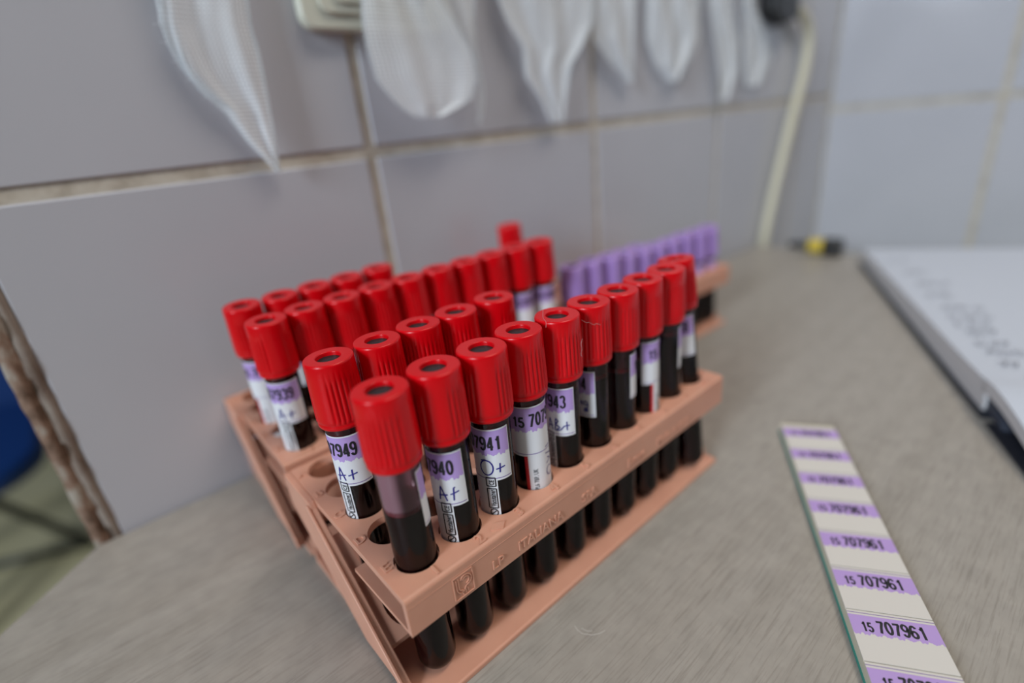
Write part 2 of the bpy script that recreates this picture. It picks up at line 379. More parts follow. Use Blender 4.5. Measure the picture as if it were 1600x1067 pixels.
mb = MB(); perforated(mb, zu, 2.2, [1, 2], 10.4, 50.6, XL, XR, 9.6); rackm['sloped_panel'] = mb.mesh('sloped_panel', 'rack')
mb = MB(); mb.prism_x([(91.5, -3.2), (91.5, -17), (79, -26.2), (79, -23.8), (89, -16.4), (89, -3.2)][::-1], XL, XR); rackm['rear_web'] = mb.mesh('rear_web', 'rack')
mb = MB(); mb.prism_x([(-14, -59), (95, -59), (95, -56.2), (-13.4, -56.2), (-14, -56.8)], XL, XR); rackm['base_plate'] = mb.mesh('base_plate', 'rack')
mb = MB(); mb.prism_x([(92.2, -56.2), (95, -56.2), (95, -42), (92.2, -42)], XL, XR); rackm['rear_flange'] = mb.mesh('rear_flange', 'rack')
mb = MB(); mb.prism_x([(72, -44), (92.2, -44), (92.2, -42), (72, -42)], XL, XR); rackm['lower_shelf'] = mb.mesh('lower_shelf', 'rack')
endp = [(92, 0), (62, -.4), (60, -3.4), (-2.5, -52.5), (-5.5, -56.4), (31, -57.8), (88.6, -19.5), (92, -16)]
mb = MB(); mb.prism_x(endp, XL-3, XL); rackm['end_plate'] = mb.mesh('end_plate', 'rack')
mb = MB(); mb.prism_x(endp, XR, XR+3); rackm['end_plate_b'] = mb.mesh('end_plate', 'rack')
rib = [(61.5, -.6), (58.5, -4.0), (-3.5, -51.8), (-6.5, -56.4), (-2.0, -56.4), (1.5, -53), (62.5, -6.2)]
rib2 = [(61.0, -2.4), (62.6, -6.0), (-1.8, -55.6), (-5.5, -55.6)]
mb = MB(); mb.prism_x([(62.0, -1.0), (59.0, -3.6), (-3.8, -51.9), (-6.8, -56.2), (-3.0, -56.2), (62.8, -5.0)], XL-4.2, XL-2.8); rackm['rib'] = mb.mesh('rib', 'rack')
def fix_normals(me):
    bm = bmesh.new(); bm.from_mesh(me); bmesh.ops.remove_doubles(bm, verts=bm.verts, dist=1e-7); bmesh.ops.recalc_face_normals(bm, faces=bm.faces); bm.to_mesh(me); bm.free()
for k in ('front_flange', 'rear_web', 'base_plate', 'rear_flange', 'lower_shelf', 'end_plate', 'end_plate_b', 'rib'): fix_normals(rackm[k])
# raised lettering
mb = MB()
def put(body, size, cx, cy, fmap, h=.55, bold=.012, sx=1.0, center=True):
    vs, fs, wd = text2d(body, size, bold, sx)
    emboss(mb, [(a+cx-(wd/2 if center else 0), b+cy) for a, b in vs], fs, fmap, h)
topmap = lambda a, b, h: (a, b, h)
for i in range(5): put('EDCBA'[i], 6.2, -11.0, i*PY+.6, topmap)
for j in range(10): put(str(j+1), 6.8, j*PX+.8, -13.5, topmap)
lozenge = [(26.5, -11.0), (29.5, -8.6), (33.6, -11.2), (30.8, -13.6)]
emboss(mb, lozenge, [(3, 2, 1, 0)], topmap, .5)
rackm['plate_lettering'] = mb.mesh('plate_lettering', 'rack')
mb = MB(); fl = lambda a, b, h: (a, -15.0-h, b)
put('LP', 6.0, 22.6, -13.8, fl, .45, .008, 1.0, False); put('ITALIANA', 6.0, 36.0, -13.8, fl, .45, .008, .98, False); put('SPA', 6.0, 73.6, -13.8, fl, .45, .008, .98, False)
put('Patent', 6.4, 106.5, -13.6, fl, .45, .008, .8, False); put('Made in Italy', 6.4, 130, -13.6, fl, .45, .008, .92, False)
sq = [(4.6, -4.9), (13.2, -4.9), (13.2, -15.2), (4.6, -15.2), (4.6, -4.9)]
vs, fs = ribbon2d([sq[0:2], sq[1:3], sq[2:4], sq[3:5], [(5.7, -6.2), (5.7, -10.3)]+arc2d(8.3, -10.3, 2.6, 2.9, 180, 270, 8), [(6.7, -6.2), (6.7, -10.3)]+arc2d(8.3, -10.3, 1.6, 1.9, 180, 270, 8),
                  arc2d(9.9, -8.6, 2.5, 2.6, -90, 150, 14), arc2d(9.9, -8.6, 1.5, 1.6, -90, 150, 14), [(8.3, -13.2), (9.9, -11.2)], [(8.1, -12.6), (8.1, -14.4)], [(9.3, -12.6), (9.3, -14.2)], [(10.3, -12.5), (10.3, -14.0)]], .34)
emboss(mb, vs, fs, fl, .4)
vs, fs = ribbon2d([[(XL, -4.2), (XR, -4.2)]], .3); emboss(mb, vs, fs, fl, .12)
rackm['flange_lettering'] = mb.mesh('flange_lettering', 'rack')
RACKS = [(0.0, 0.0, 0.0), (0.0, 114.0, -1.0), (211.5, 113.0, -2.2)]
rlab = ['salmon plastic test tube rack holding the tubes numbered 940 to 949', 'salmon plastic test tube rack standing against the tiled wall', 'salmon plastic test tube rack holding lilac-capped tubes']
for (x, y, a), lb in zip(RACKS, rlab):
    r = tag(empty('test_tube_rack', x, y, 0, math.radians(a)), lb, 'test tube rack', 'salmon tube racks on the table')
    for k in ('top_plate', 'front_flange', 'upper_shelf', 'sloped_panel', 'rear_web', 'base_plate', 'rear_flange', 'lower_shelf', 'end_plate', 'end_plate_b'):
        o = link(k.replace('_b', '') if k == 'end_plate_b' else k, rackm[k], r)
        if k in ('end_plate', 'end_plate_b', 'base_plate', 'rear_flange'): b = o.modifiers.new('edge', 'BEVEL'); b.width = .5*U; b.segments = 2; b.limit_method = 'ANGLE'
        if k == 'top_plate': link('raised_lettering', rackm['plate_lettering'], o)
        if k == 'front_flange': link('raised_lettering', rackm['flange_lettering'], o)
        if k == 'end_plate': o2 = link('rib', rackm['rib'], o); b = o2.modifiers.new('edge', 'BEVEL'); b.width = .5*U; b.segments = 3; b.limit_method = 'ANGLE'

# ---------------------------------------------------------------- blood tubes
RT = 7.75
def cap_mesh(mt):
    mb = MB(); n = 180
    def rf(r, z, a):
        if 3.0 < z < 21.0:
            d = abs(((math.degrees(a)+90) % 180)-90)       # smooth grips at 0 and 180 degrees
            if d > 24: return r-.75*(.5-.5*math.cos(32*a))**2.4*min(1, (z-2.6)/1.5)*min(1, (21.6-z)/3.0)
        return r
    prof = [(8.0, 0), (9.1, 0), (9.45, .5), (9.5, 2.0), (9.3, 2.3), (9.72, 2.9), (9.75, 4.2), (9.65, 10), (9.5, 16), (9.42, 19), (9.38, 21.2), (9.32, 25.9), (9.22, 26.5), (9.0, 26.85), (8.7, 27)]
    mb.lathe(prof, n, True, rf); mb.lathe([(8.7, 27), (5.0, 27)], n, False); mb.lathe([(5.0, 27), (4.78, 26.92), (4.68, 26.6), (4.65, 23.2)], n, True); mb.lathe([(4.65, 23.2), (.01, 23.2)], 60, False)
    mb.lathe([(7.9, 0), (7.9, 3)], 60, True); mb.lathe([(8.0, 0), (7.9, 0)], n, False)
    return mb.mesh('cap', mt)
CAPM = {'red': cap_mesh('red'), 'lilac': cap_mesh('lilac')}
mb = MB(); mb.lathe([(4.62, 23.3), (4.62, 25.3), (4.4, 25.5), (3.2, 25.3), (1.6, 25.6), (.02, 25.7)], 40); STOP = mb.mesh('rubber_stopper', 'rubber')
def dome(r, z1, n=8): return [(max(r*math.sin(math.radians(90*i/n)), .01), r+(0 if r == RT else RT-r)-r*math.cos(math.radians(90*i/n))) for i in range(n+1)]+[(r, z1)]
_gl = {}
def glass_mesh(h):
    if h not in _gl: mb = MB(); mb.lathe(dome(RT, h), 40); _gl[h] = mb.mesh('glass_tube', 'glass')
    return _gl[h]
_bl = {}
def blood_mesh(lv):
    if lv not in _bl:
        mb = MB(); mb.lathe(dome(7.2, lv), 36); mb.lathe([(7.2, lv), (6.3, lv-.5), (.01, lv-.7)], 36); _bl[lv] = mb.mesh('blood', 'blood')
    return _bl[lv]
_fm = {}
def film_mesh(lv, h, mt):
    k = (lv, h, mt)
    if k not in _fm: mb = MB(); mb.lathe([(7.35, lv), (7.35, h)], 36); _fm[k] = mb.mesh('blood_film', mt)
    return _fm[k]
SW, SH = 30.0, 23.0          # sticker
def wrap(r, wd): return lambda s, t, h=0: ((r+h)*math.cos((s-wd)/RT), (r+h)*math.sin((s-wd)/RT), t)
def patch(r, wd, s0, s1, edge0, edge1, name, mt, n=48):
    mb = MB(); fm = wrap(r, wd); vs = []
    for i in range(n+1):
        s = s0+(s1-s0)*i/n; vs += [fm(s, edge0(s)), fm(s, edge1(s))]
    mb.add(vs, [(2*i, 2*i+2, 2*i+3, 2*i+1) for i in range(n)], True)
    return mb.mesh(name, mt)
ST = patch(RT+.10, SW, 0, SW, lambda s: 0, lambda s: SH, 'sticker', 'paper')
jag = lambda s: 11.6+(.0 if math.sin(s*1.7) > -.35 else .75)+.25*math.sin(s*4.3)
BAND = patch(RT+.14, SW, .35, SW-.35, jag, lambda s: SH-.6, 'purple_band', 'purple', 90)
LINE = patch(RT+.14, SW, .5, SW-.5, lambda s: .9, lambda s: 1.25, 'border_line', 'violet_line')
def bent(name, mt, vs, fs, wd, dr, dz=0):
    mb = MB(); fm = wrap(RT+dr, wd); mb.add([fm(a, b) for a, b in vs], fs); return mb.mesh(name, mt)
def number_mesh(num):
    a, fa, wa = digits2d('15', 2.3, 4.6, .5, .86); b, fb, wb = digits2d(num, 2.15, 5.9, .6, .90)
    x0 = 3.0; vs = [(x+x0, y+14.0) for x, y in a]; n = len(vs); x1 = 26.0-wb
    vs += [(x+x1, y+14.0) for x, y in b]; fs = list(fa)+[tuple(i+n for i in f) for f in fb]
    return bent('number_print', 'ink', vs, fs, SW, .26)
HW = {  # pen strokes, origin at lower left of the white field
 'A+': [[(0, 0), (1.3, 6.6), (2.9, .3)], [(-.4, 2.3), (3.4, 3.0)], [(6.0, .6), (6.2, 5.4)], [(4.4, 2.6), (8.0, 3.6)]],
 'A+b': [[(0, .6), (.9, 6.8), (2.8, .2)], [(-.2, 2.6), (3.2, 2.9)], [(5.2, .2), (5.6, 5.6), (6.2, 6.0)], [(4.2, 3.0), (7.4, 4.0)]],
 'O+': [arc2d(2.6, 3.6, 2.5, 3.4, 100, 475, 22), [(.6, 6.8), (2.2, 7.2), (4.2, 6.4)], [(7.6, 1.2), (7.9, 5.4)], [(6.2, 2.9), (9.8, 3.6)]],
 'AB+': [[(0, .5), (1.1, 6.2), (2.4, .6)], [(0, 2.4), (2.6, 2.8)], [(3.4, .4), (3.9, 6.4), (4.9, 5.2), (3.8, 3.4), (5.6, 2.0), (3.6, .4), (5.8, .8), (7.4, 2.6)], [(8.6, .6), (8.6, 4.8)], [(7.2, 2.7), (9.8, 2.9)]],
 'neg': [[(0, 3), (.2, 5.6), (1.2, 5.8), (1.6, 3.2)], [(2.2, 4.4), (3.4, 4.8), (3.0, 5.8), (2.2, 4.6), (3.6, 3.6)], arc2d(5.0, 4.8, .9, 1.0, 30, 380, 10)+[(5.9, 2.4), (4.4, 2.2)], [(4.4, .2), (4.6, 2.0)], [(5.4, .2), (5.6, 2.0)], [(4, 1.4), (6.2, 1.6)], [(4, .7), (6.2, .9)]],
}
def pen_mesh(k, s0):
    vs, fs = ribbon2d(HW[k], .56); return bent('handwriting', 'pen', [(a+s0, b+2.4) for a, b in vs], fs, SW, .22)
MW, MH = 22.0, 44.0          # maker label
ML = patch(RT+.05, MW, 0, MW, lambda s: 0, lambda s: MH, 'maker_label', 'paper')
MR = patch(RT+.08, MW, -.1, 1.3, lambda s: 0, lambda s: MH, 'red_stripe', 'redstripe', 8)
vs = []; fs = []
def addv(a, f, tr):
    global vs, fs
    n = len(vs); vs = vs+[tr(*p) for p in a]; fs = fs+[tuple(i+n for i in q) for q in f]
up = lambda s0, z0: (lambda a, b: (s0-b, z0+a))            # text running upwards
a, f, wd = text2d('Vacutainer', 3.0, .02, .62); addv(a, f, up(20.6, 17.4)); WV = wd
a, f = ribbon2d([[(17.6, 16.6), (21.2, 16.6)], [(21.2, 16.6), (21.2, 17.8+WV)], [(21.2, 17.8+WV), (17.6, 17.8+WV)], [(17.6, 17.8+WV), (17.6, 16.6)], arc2d(19.4, 14.4, 1.5, 1.6, 0, 360, 18), [(18.5, 13.6), (20.3, 15.2)],
                 [(17.6, 19+WV), (21.2, 19+WV)], [(21.2, 19+WV), (21.2, 23+WV)], [(21.2, 23+WV), (17.6, 23+WV)], [(17.6, 23+WV), (17.6, 19+WV)]], .45); addv(a, f, lambda p, q: (p, q))
a, f, wd = text2d('CE', 2.6, .02, .8); addv(a, f, up(20.5, 19.5+WV))
a, f, wd = text2d('60', 2.4, .02, .8); addv(a, f, up(20.8, 3.0))
a, f, wd = text2d('PL6 7BP, UK', 2.7, .012, .74); addv(a, f, up(5.0, 13.0))
MP = bent('maker_print', 'ink', vs, fs, MW, .2)
a, f = ribbon2d([arc2d(11, 20, 1.6, 2.2, 40, 330, 12), [(9.6, 24), (12.6, 25.4), (10.4, 26.6)], [(9.4, 29), (12.8, 28)], [(9.6, 32), (12.4, 32.4)]], .4); MPEN = bent('handwriting', 'pen', a, f, MW, .2)

def rack_point(ri, j, i):
    x, y, a = RACKS[ri]; a = math.radians(a); u, v_ = j*PX, i*PY
    return x+u*math.cos(a)-v_*math.sin(a), y+u*math.sin(a)+v_*math.cos(a)
def tube(ri, j, i, cap, label, group=None, level=36.0, num=None, edge=None, maker=None, pen=None, mpen=False, color='red', top=69.6, film='filmdark', cat='blood tube', slant=0):
    """ri rack, j column, i row (0 = E); cap = centre of the cap top in plan; edge = bearing of the sticker's right border, seen from the camera"""
    hx, hy = rack_point(ri, j, i)
    lx, ly = cap[0]-hx, cap[1]-hy
    hx += max(-.5, min(.5, lx*.3)); hy += max(-.5, min(.5, ly*.3))
    top3 = Vector((cap[0], cap[1], top)); h0 = Vector((hx, hy, 0)); d = (top3-h0).normalized()
    tip = h0-d*(56.2/d.z)
    r = bpy.data.objects.new('blood_tube' if color == 'red' else 'blood_tube', None); COL.objects.link(r); r.empty_display_size = .005
    tip.z = -56.15
    r.location = P(*tip); q = Vector((0, 0, 1)).rotation_difference(d); r.rotation_euler = q.to_euler()
    H = top+56.15; cb = H-27
    c = link('cap', CAPM[color], r, (0, 0, cb*U)); c.rotation_euler = (0, 0, random.uniform(0, 6.28)); link('rubber_stopper', STOP, c)
    link('glass_tube', glass_mesh(round(cb+2.5, 1)), r); lv = level+56.15; link('blood', blood_mesh(round(lv, 1)), r); link('blood_film', film_mesh(round(lv, 1), round(cb+2.4, 1), film), r)
    link('meniscus', film_mesh(round(lv-.3, 1), round(lv+1.6, 1), 'meniscus'), r)
    al = math.atan2(CAM[1]-hy, CAM[0]-hx)
    if maker is not None:
        o = link('maker_label', ML, r, (0, 0, (cb-12-MH)*U)); o.rotation_euler = (0, 0, al+math.radians(maker)); link('red_stripe', MR, o); link('maker_print', MP, o)
        if mpen: link('handwriting', MPEN, o)
    if edge is not None:
        o = link('sticker', ST, r, (0, 0, (cb-SH-3.2)*U)); o.rotation_euler = (0, 0, al+math.radians(edge)); link('purple_band', BAND, o); link('border_line', LINE, o)
        if num: link('number_print', number_mesh(num), o)
        if pen: link('handwriting', pen_mesh(*pen), o)
    return tag(r, label, cat, group)

ORD = ['first', 'second', 'third', 'fourth', 'fifth', 'sixth', 'seventh', 'eighth', 'ninth', 'last']
G1 = 'red-capped blood tubes in the front row'
tube(0, 0, 0, (-.2, -.2), 'red-capped half-filled blood tube beside the raised letter E and number 1', G1, level=24.3, edge=264, film='film')
tube(0, 1, 0, (20.2, -.2), 'red-capped blood tube with sticker ending 940 and A+ in blue pen, beside 941', G1, 40, '707940', 35, -10, ('A+b', 19.5), True)
tube(0, 2, 0, (40.3, -1.2), 'red-capped blood tube with sticker 707941 marked O+ in blue pen', G1, 38, '707941', 49, 0, ('O+', 17.2), True)
tube(0, 3, 0, (59.8, .5), 'red-capped blood tube whose sticker starts 15 707, red stripe below', G1, 38, '707942', 151, 142, None, True)
tube(0, 4, 0, (80.0, -.8), 'red-capped blood tube with sticker 707943 marked AB+ in blue pen', G1, 38, '707943', 38, -30, ('AB+', 17.6))
tube(0, 5, 0, (99.7, -.5), 'red-capped blood tube with sticker ending 44, noted neg in pen', G1, 35, '707944', 10, -75, ('neg', 20.5))
tube(0, 6, 0, (119.0, -1.0), 'red-capped blood tube beside the one ending 44, sticker turned mostly away', G1, 31.2, '707945', 262, None)
tube(0, 7, 0, (138.5, -.5), 'red-capped blood tube with a slanted sticker showing 15 and red stripe', G1, 30, '707946', 217, 192)
tube(0, 8, 0, (158.0, -.3), 'red-capped blood tube standing just before the one numbered 48', G1, 36, '707947', 277, None)
tube(0, 9, 0, (178.4, 7.2), 'leaning red-capped blood tube with sticker ending 48 at the row end', G1, 36, '707948', 60, -10)
G2 = 'red-capped blood tubes in the middle row'
tube(0, 0, 2, (-.1, 39.8), 'red-capped blood tube with sticker ending 949 and A+ in blue pen, heading a short row', G2, 38, '707949', 43, -31, ('A+', 16.2))
for j, (x, y) in enumerate([(20, 39.8), (39.8, 41.0), (59.0, 40.7), (81.0, 40.9)]):
    tube(0, j+1, 2, (x, y), ['second', 'third', 'fourth', 'last'][j]+' red-capped tube of the short row starting with number 949', G2, 36, None, 30+40*j, None)
G3 = 'red-capped blood tubes in the front row of the wall-side rack'
tube(1, 0, 0, (-.6, 110.5), 'red-capped blood tube with sticker 707939 marked A+ in faint pen', G3, 38, '707939', 50, -16, ('A+', 16.5))
for j, (x, y) in enumerate([(18.6, 112.8), (38.2, 112.4), (58.2, 113.4), (77.6, 113.1), (98.2, 113.4), (118.0, 112.8), (137.6, 112.3), (157.0, 110.9), (176.4, 109.0)], 1):
    lb = ORD[j]+' red-capped tube in the wall-side rack row that starts with number 939'
    if j >= 8: lb = ['red-capped blood tube with purple numbered sticker, second last in wall-side front row', 'red-capped blood tube at the end of wall-side front row, beside lilac caps'][j-8]
    tube(1, j, 0, (x, y), lb, G3, 36, ['707937', '707938'][j-8] if j >= 8 else None, 110 if j >= 8 else random.uniform(0, 300), None)
G4 = 'red-capped blood tubes in the rear row of the wall-side rack'
tube(1, 0, 2, (-.6, 149.6), 'red-capped tube with mostly white label behind the one numbered 939', G4, 38, '707930', 112, 100)
for j, (x, y) in enumerate([(19.0, 149.4), (38.6, 150), (58.2, 150.2), (79.4, 152)], 1):
    tube(1, j, 2, (x, y), ORD[j]+' red-capped tube, counting from white-labelled one, in short row by tiled wall', G4, 36, None, random.uniform(0, 300), None)
x, y = rack_point(2, 0, 3)
tube(2, 0, 3, (x-5.5, y+1.5), 'lone red-capped tube standing apart behind the lilac-capped tubes', None, 36, None, 60, None)
G5 = 'lilac-capped blood tubes in the far rack'
for j in range(10):
    x, y = rack_point(2, j, 0); t = [43, 43, 42, 39, 38, 38, 38, 38.5, 38, 38][j]
    tube(2, j, 0, (x-.35*j+random.uniform(-.4, .3), y+random.uniform(-1, .5)), ORD[j]+' lilac-capped tube in far rack front row, counting from the red-capped tubes', G5, 6, None, random.uniform(60, 200), None, color='lilac', top=t)
for j in (1, 2, 4, 5):
    x, y = rack_point(2, j, 1)
    tube(2, j, 1, (x, y), 'lilac-capped tube in second row of far rack, behind the '+ORD[j]+' front-row tube', G5+', second row', 6, None, random.uniform(60, 200), None, color='lilac', top=34)

# ---------------------------------------------------------------- strip of spare labels
ax = Vector((.842, .541)).normalized(); pr = Vector((ax.y, -ax.x))
far = Vector((258.6, -40.4)); LS = 296.0; HZ = 6.0
sr = empty('label_strip', far.x, far.y, ZT)
def sm(s, t, z): q = pr*s-ax*t; return (q.x, q.y, z)         # s across (left to right), t from the far end towards the viewer
def sbox(mb, s0, s1, t0, t1, z0, z1):
    mb.add([sm(s0, t0, z0), sm(s1, t0, z0), sm(s1, t1, z0), sm(s0, t1, z0), sm(s0, t0, z1), sm(s1, t0, z1), sm(s1, t1, z1), sm(s0, t1, z1)], [(0, 1, 2, 3), (7, 6, 5, 4), (4, 5, 1, 0), (5, 6, 2, 1), (6, 7, 3, 2), (7, 4, 0, 3)])
mb = MB(); sbox(mb, -15.6, 15.2, 0, LS, 0.02, .7); link('backing_card', mb.mesh('backing_card', 'teal'), sr)
mb = MB(); sbox(mb, -15, 15, 0.4, LS, .7, HZ-.5); link('paper_stack', mb.mesh('paper_stack', 'liner'), sr)
LP_ = 23.1
mb = MB(); sbox(mb, -15, 15, 0, LP_-.5, 0, .5); lm = mb.mesh('label', 'warmpaper')
def pband():
    mb = MB(); n = 80; vs = []
    for i in range(n+1):
        s = -15+30*i/n; vs += [sm(s, 2.2, .53), sm(s, 11.2-(.7 if math.sin(s*1.7) < -.35 else 0)+.2*math.sin(s*4.3), .53)]
    mb.add(vs, [(2*i, 2*i+1, 2*i+3, 2*i+2) for i in range(n)]); return mb.mesh('purple_band', 'purple')
pm = pband()
mb = MB(); sbox(mb, -15, 15, 1.0, 1.3, .5, .53); plm = mb.mesh('border_line', 'violet_line')
a, fa, wa = digits2d('15', 1.7, 4.3, .5, .74); b, fb, wb = digits2d('707961', 2.25, 5.6, .52, .95); x1 = 10.2-wb; k = 1.0
mb = MB(); mb.add([sm(x-11.5, 9.6-y, .56) for x, y in a], fa); mb.add([sm(x*k+x1, 9.6-y, .56) for x, y in b], fb); tmn = mb.mesh('number_print', 'ink')
for i in range(12):
    o = link('label', lm, sr, Vector(sm(0, 4.2+i*LP_, HZ-.5))*U)
    link('purple_band', pm, o); link('border_line', plm, o); link('number_print', tmn, o)
tag(sr, 'long strip of white and purple labels all printed 15 707961', 'label strip')

# ---------------------------------------------------------------- open ledger
sp = Vector((348, -112)); uu = Vector((.888, .459)); uu.normalize(); ww = Vector((uu.y, -uu.x)); WB = 255.0
lg = empty('open_ledger', sp.x, sp.y, ZT)
def lm_(u, w_, z): q = uu*u+ww*w_; return (q.x, q.y, z)
def slab(name, prof, w0, w1, mt, smooth=False):
    n = len(prof); mb = MB()
    mb.add([lm_(u, w0, z) for u, z in prof]+[lm_(u, w1, z) for u, z in prof], [(i, (i+1) % n, n+(i+1) % n, n+i) for i in range(n)]+[tuple(range(n))[::-1], tuple(range(n, 2*n))], smooth)
    me = mb.mesh(name, mt); fix_normals(me)
    return link(name, me, lg)
def sheet(name, curve, w0, w1, th, mt):
    mb = MB(); n = len(curve); vs = []
    for zz in (0, -th):
        for u, z in curve: vs += [lm_(u, w0, z+zz), lm_(u, w1, z+zz)]
    fs = [(2*i, 2*i+2, 2*i+3, 2*i+1) for i in range(n-1)]+[(2*n+2*i+1, 2*n+2*i+3, 2*n+2*i+2, 2*n+2*i) for i in range(n-1)]
    mb.add(vs, fs, True)
    for kk, (u, z) in enumerate(curve):
        for zz in (0, 1):
            mb.uv[zz*2*n+2*kk] = (0, u/100); mb.uv[zz*2*n+2*kk+1] = (2.5, u/100)
    return link(name, mb.mesh(name, mt), lg)
slab('cover', [(-6, .3), (366, .3), (368, 1.2), (366, 2.0), (-4, 2.0), (-8, 3.2), (-10, 2.4), (-9, .8)], -3, WB+3, 'cover')
slab('cover', [(-16, .3), (-300, .3), (-300, 1.8), (-16, 1.8)], -3, WB+3, 'cover')
topz = lambda u: 20.5-2.0*(u/363)**2+1.2*math.exp(-(u/30)**2)
blk = [(0, 2.1), (-1, 6), (1.0, 12), (4, 18)]+[(u, topz(u)) for u in (8, 14, 24, 40, 70, 120, 200, 300, 360)]+[(363, 16), (363.5, 9), (362, 2.1)]
slab('page_block', blk, 0, WB, 'pageedge')
sheet('page', [(u, topz(u)+.25) for u in (4, 8, 14, 24, 40, 70, 120, 200, 280, 362)], -.6, WB+.5, .2, 'page')
nz = lambda t: 20.5*math.exp(-(t/85)**1.7)*1.0+5.0*(1-math.exp(-t/30.))+1.2
cur = [(7-t, nz(max(t-4, 0))+.6) for t in (0, 3, 6, 10, 15, 22, 30, 40, 55, 75, 100, 150, 220, 290)]
lowr = [(u-1.5, max(z-9.0, 1.9)) for u, z in cur]
slab('page_block', cur+lowr[::-1], 0, WB, 'pageedge')
slab('spine_shade_fill', [(-2.2, 2.2), (-2.0, 8), (0, 14), (1.5, 17.0), (-3, 12.0), (-12, 9.6), (-20, 6.5), (-26, 2.2)], 1.5, WB-1, 'spine_shade_fill')  # dark slab added to fill the hollow at the fold, standing for its shade
sheet('page', [(u, z+.3) for u, z in cur], -.6, WB+.5, .2, 'page')
# entries along the margin: small faded characters
rn = random.Random(4); mb = MB()
def mark(u, w_, strokes, sc, z):
    vs, fs = ribbon2d(strokes, .55)
    mb.add([lm_(u+b*sc, w_+a*sc, z) for a, b in vs], fs)
glyph = [[[(0, 0), (1.6, 4)], [(1.4, 3.8), (2.8, .2)], [(.5, 1.6), (2.4, 1.7)]], [[(0, 4), (0, 0), (2.4, 0)], [(0, 2), (1.8, 2.2)]], [arc2d(1.4, 2, 1.3, 1.9, 0, 340, 10)], [[(0, 3.6), (2.6, 4), (.8, 0)], [(.3, 1.9), (2.2, 2.2)]]]
for u in (26, 46, 62, 84, 100, 118, 140, 176, 210, 250, 300):
    n = rn.randint(2, 4)
    for q in range(n): mark(u+rn.uniform(-1.5, 1.5), 13+q*7.5+rn.uniform(0, 3), rn.choice(glyph), 2.0, topz(u)+1.6)
for q in range(3): mark(8+q*2.0, 22, [[(0, 0), (19, .5)]], 1.0, topz(10)+1.0)
link('written_entries', mb.mesh('written_entries', 'pencil'), lg)['kind'] = 'stuff'
tag(lg, 'thick open white ledger with navy cover lying on the table', 'book')

# ---------------------------------------------------------------- hanging gauze
def interp(c, z):
    c = sorted(c, key=lambda p: -p[1])
    if z >= c[0][1]:
        return c[0][0]
    for (x0, z0), (x1, z1) in zip(c, c[1:]):
        if z1 <= z <= z0: return x0+(x1-x0)*(z0-z)/max(z0-z1, 1e-6)
    return c[-1][0]
def gauze(label, left, right, ztop, amp, folds, yc, seedv, layers=1, threads=False):
    rn = random.Random(seedv); zb = min(left[-1][1], right[-1][1]); nx, nzr = 30, 60
    r = empty('gauze_strip', (left[0][0]+right[0][0])/2, yc, zb)
    ox, oz = (left[0][0]+right[0][0])/2, zb
    ph = rn.uniform(0, 6); mb = MB(); vs = []
    for k in range(nzr+1):
        z = ztop+(zb-ztop)*k/nzr
        xl = interp(left, z); xr = interp(right, z)
        for i in range(nx+1):
            s = i/nx
            y = yc-amp*math.sin(folds*math.pi*s+ph+.9*math.sin(k*.09))-amp*.35*math.sin(2.3*folds*math.pi*s+1.7*ph+k*.06)
            vs.append((xl+(xr-xl)*s, min(y, YW-1.5), z))
            mb.uv[len(vs)-1] = ((left[0][0]+(right[0][0]-left[0][0])*s)/60.+seedv, z/60.)
    W_ = nx+1
    mb.add(vs, [(k*W_+i, k*W_+i+1, (k+1)*W_+i+1, (k+1)*W_+i) for k in range(nzr) for i in range(nx)], True)
    link('cloth', mb.mesh('cloth', 'gauze', (ox, yc, oz)), r)
    # folded hem threads along both borders
    for c, sd in ((left, 0), (right, 1)):
        mb = MB()
        for q in range(3):
            pts = []
            for k in range(0, nzr+1, 2):
                i = k*W_+(0 if sd == 0 else nx); p = vs[i]; pts.append((p[0]+(rn.uniform(-.25, .25)+q*.6)*(1 if sd == 0 else -1), p[1]-.2-.1*q, p[2]))
            mb.tube(pts, .2, 5)
        link('hem', mb.mesh('hem', 'thread', (ox, yc, oz)), r)
    if threads:
        mb = MB()
        for q in range(9):
            a = rn.uniform(0, 1); pts = []; zz0 = ztop-rn.uniform(60, 90); 
            for k in range(14):
                z = 232-(62+q*1.2)*k/13; x = interp(left, z)+q*.55+2.0*math.sin(k*.23*(1+.1*q))*math.sin(math.pi*k/13)
                pts.append((x, yc-2-q*.15+.4*math.sin(k*.8+q), z))
            mb.tube(pts, .16, 4)
        for q in range(5):
            z = 205-q*8.5; x = interp(left, z)
            mb.tube([(x+1, yc-1.5, z), (x-1.5, yc-2, z+.6), (x-3.5, yc-2.2, z+.2+rn.uniform(-.8, .8))], .14, 4)
        link('frayed_threads', mb.mesh('frayed_threads', 'thread', (ox, yc, oz)), r)
    return tag(r, label, 'gauze', 'gauze strips hanging on the tiled wall')
gauze('frayed white gauze strip tapering to a point beside the cream socket', [(14.3, 217), (12.2, 206), (13.4, 196), (16.2, 185), (23.2, 173), (30.8, 165), (39.3, 147), (51.6, 129)], [(59.7, 219), (57.9, 207), (58.1, 191), (57, 171), (55.3, 154), (52.6, 129)], 300, 1.32, 3, 200, 1, threads=True)
gauze('white gauze strip with rounded end hanging over the cream socket', [(121.3, 222), (119.4, 208.6), (119.2, 194), (121.7, 176), (131, 164), (141, 155), (148, 152)], [(175.7, 225), (186, 210), (199, 190), (200, 174), (193, 160), (168, 152)], 300, 1.2, 3, 187, 2)
gauze('narrow twisted white gauze strand next to the socket strip', [(179.4, 225), (186.8, 214), (197.3, 194.6), (205, 182), (208, 167), (203.1, 145)], [(214.2, 227), (211.6, 211), (211, 194.6), (212.5, 177), (213.3, 164), (207.1, 145)], 300, 1.08, 3, 194, 3)
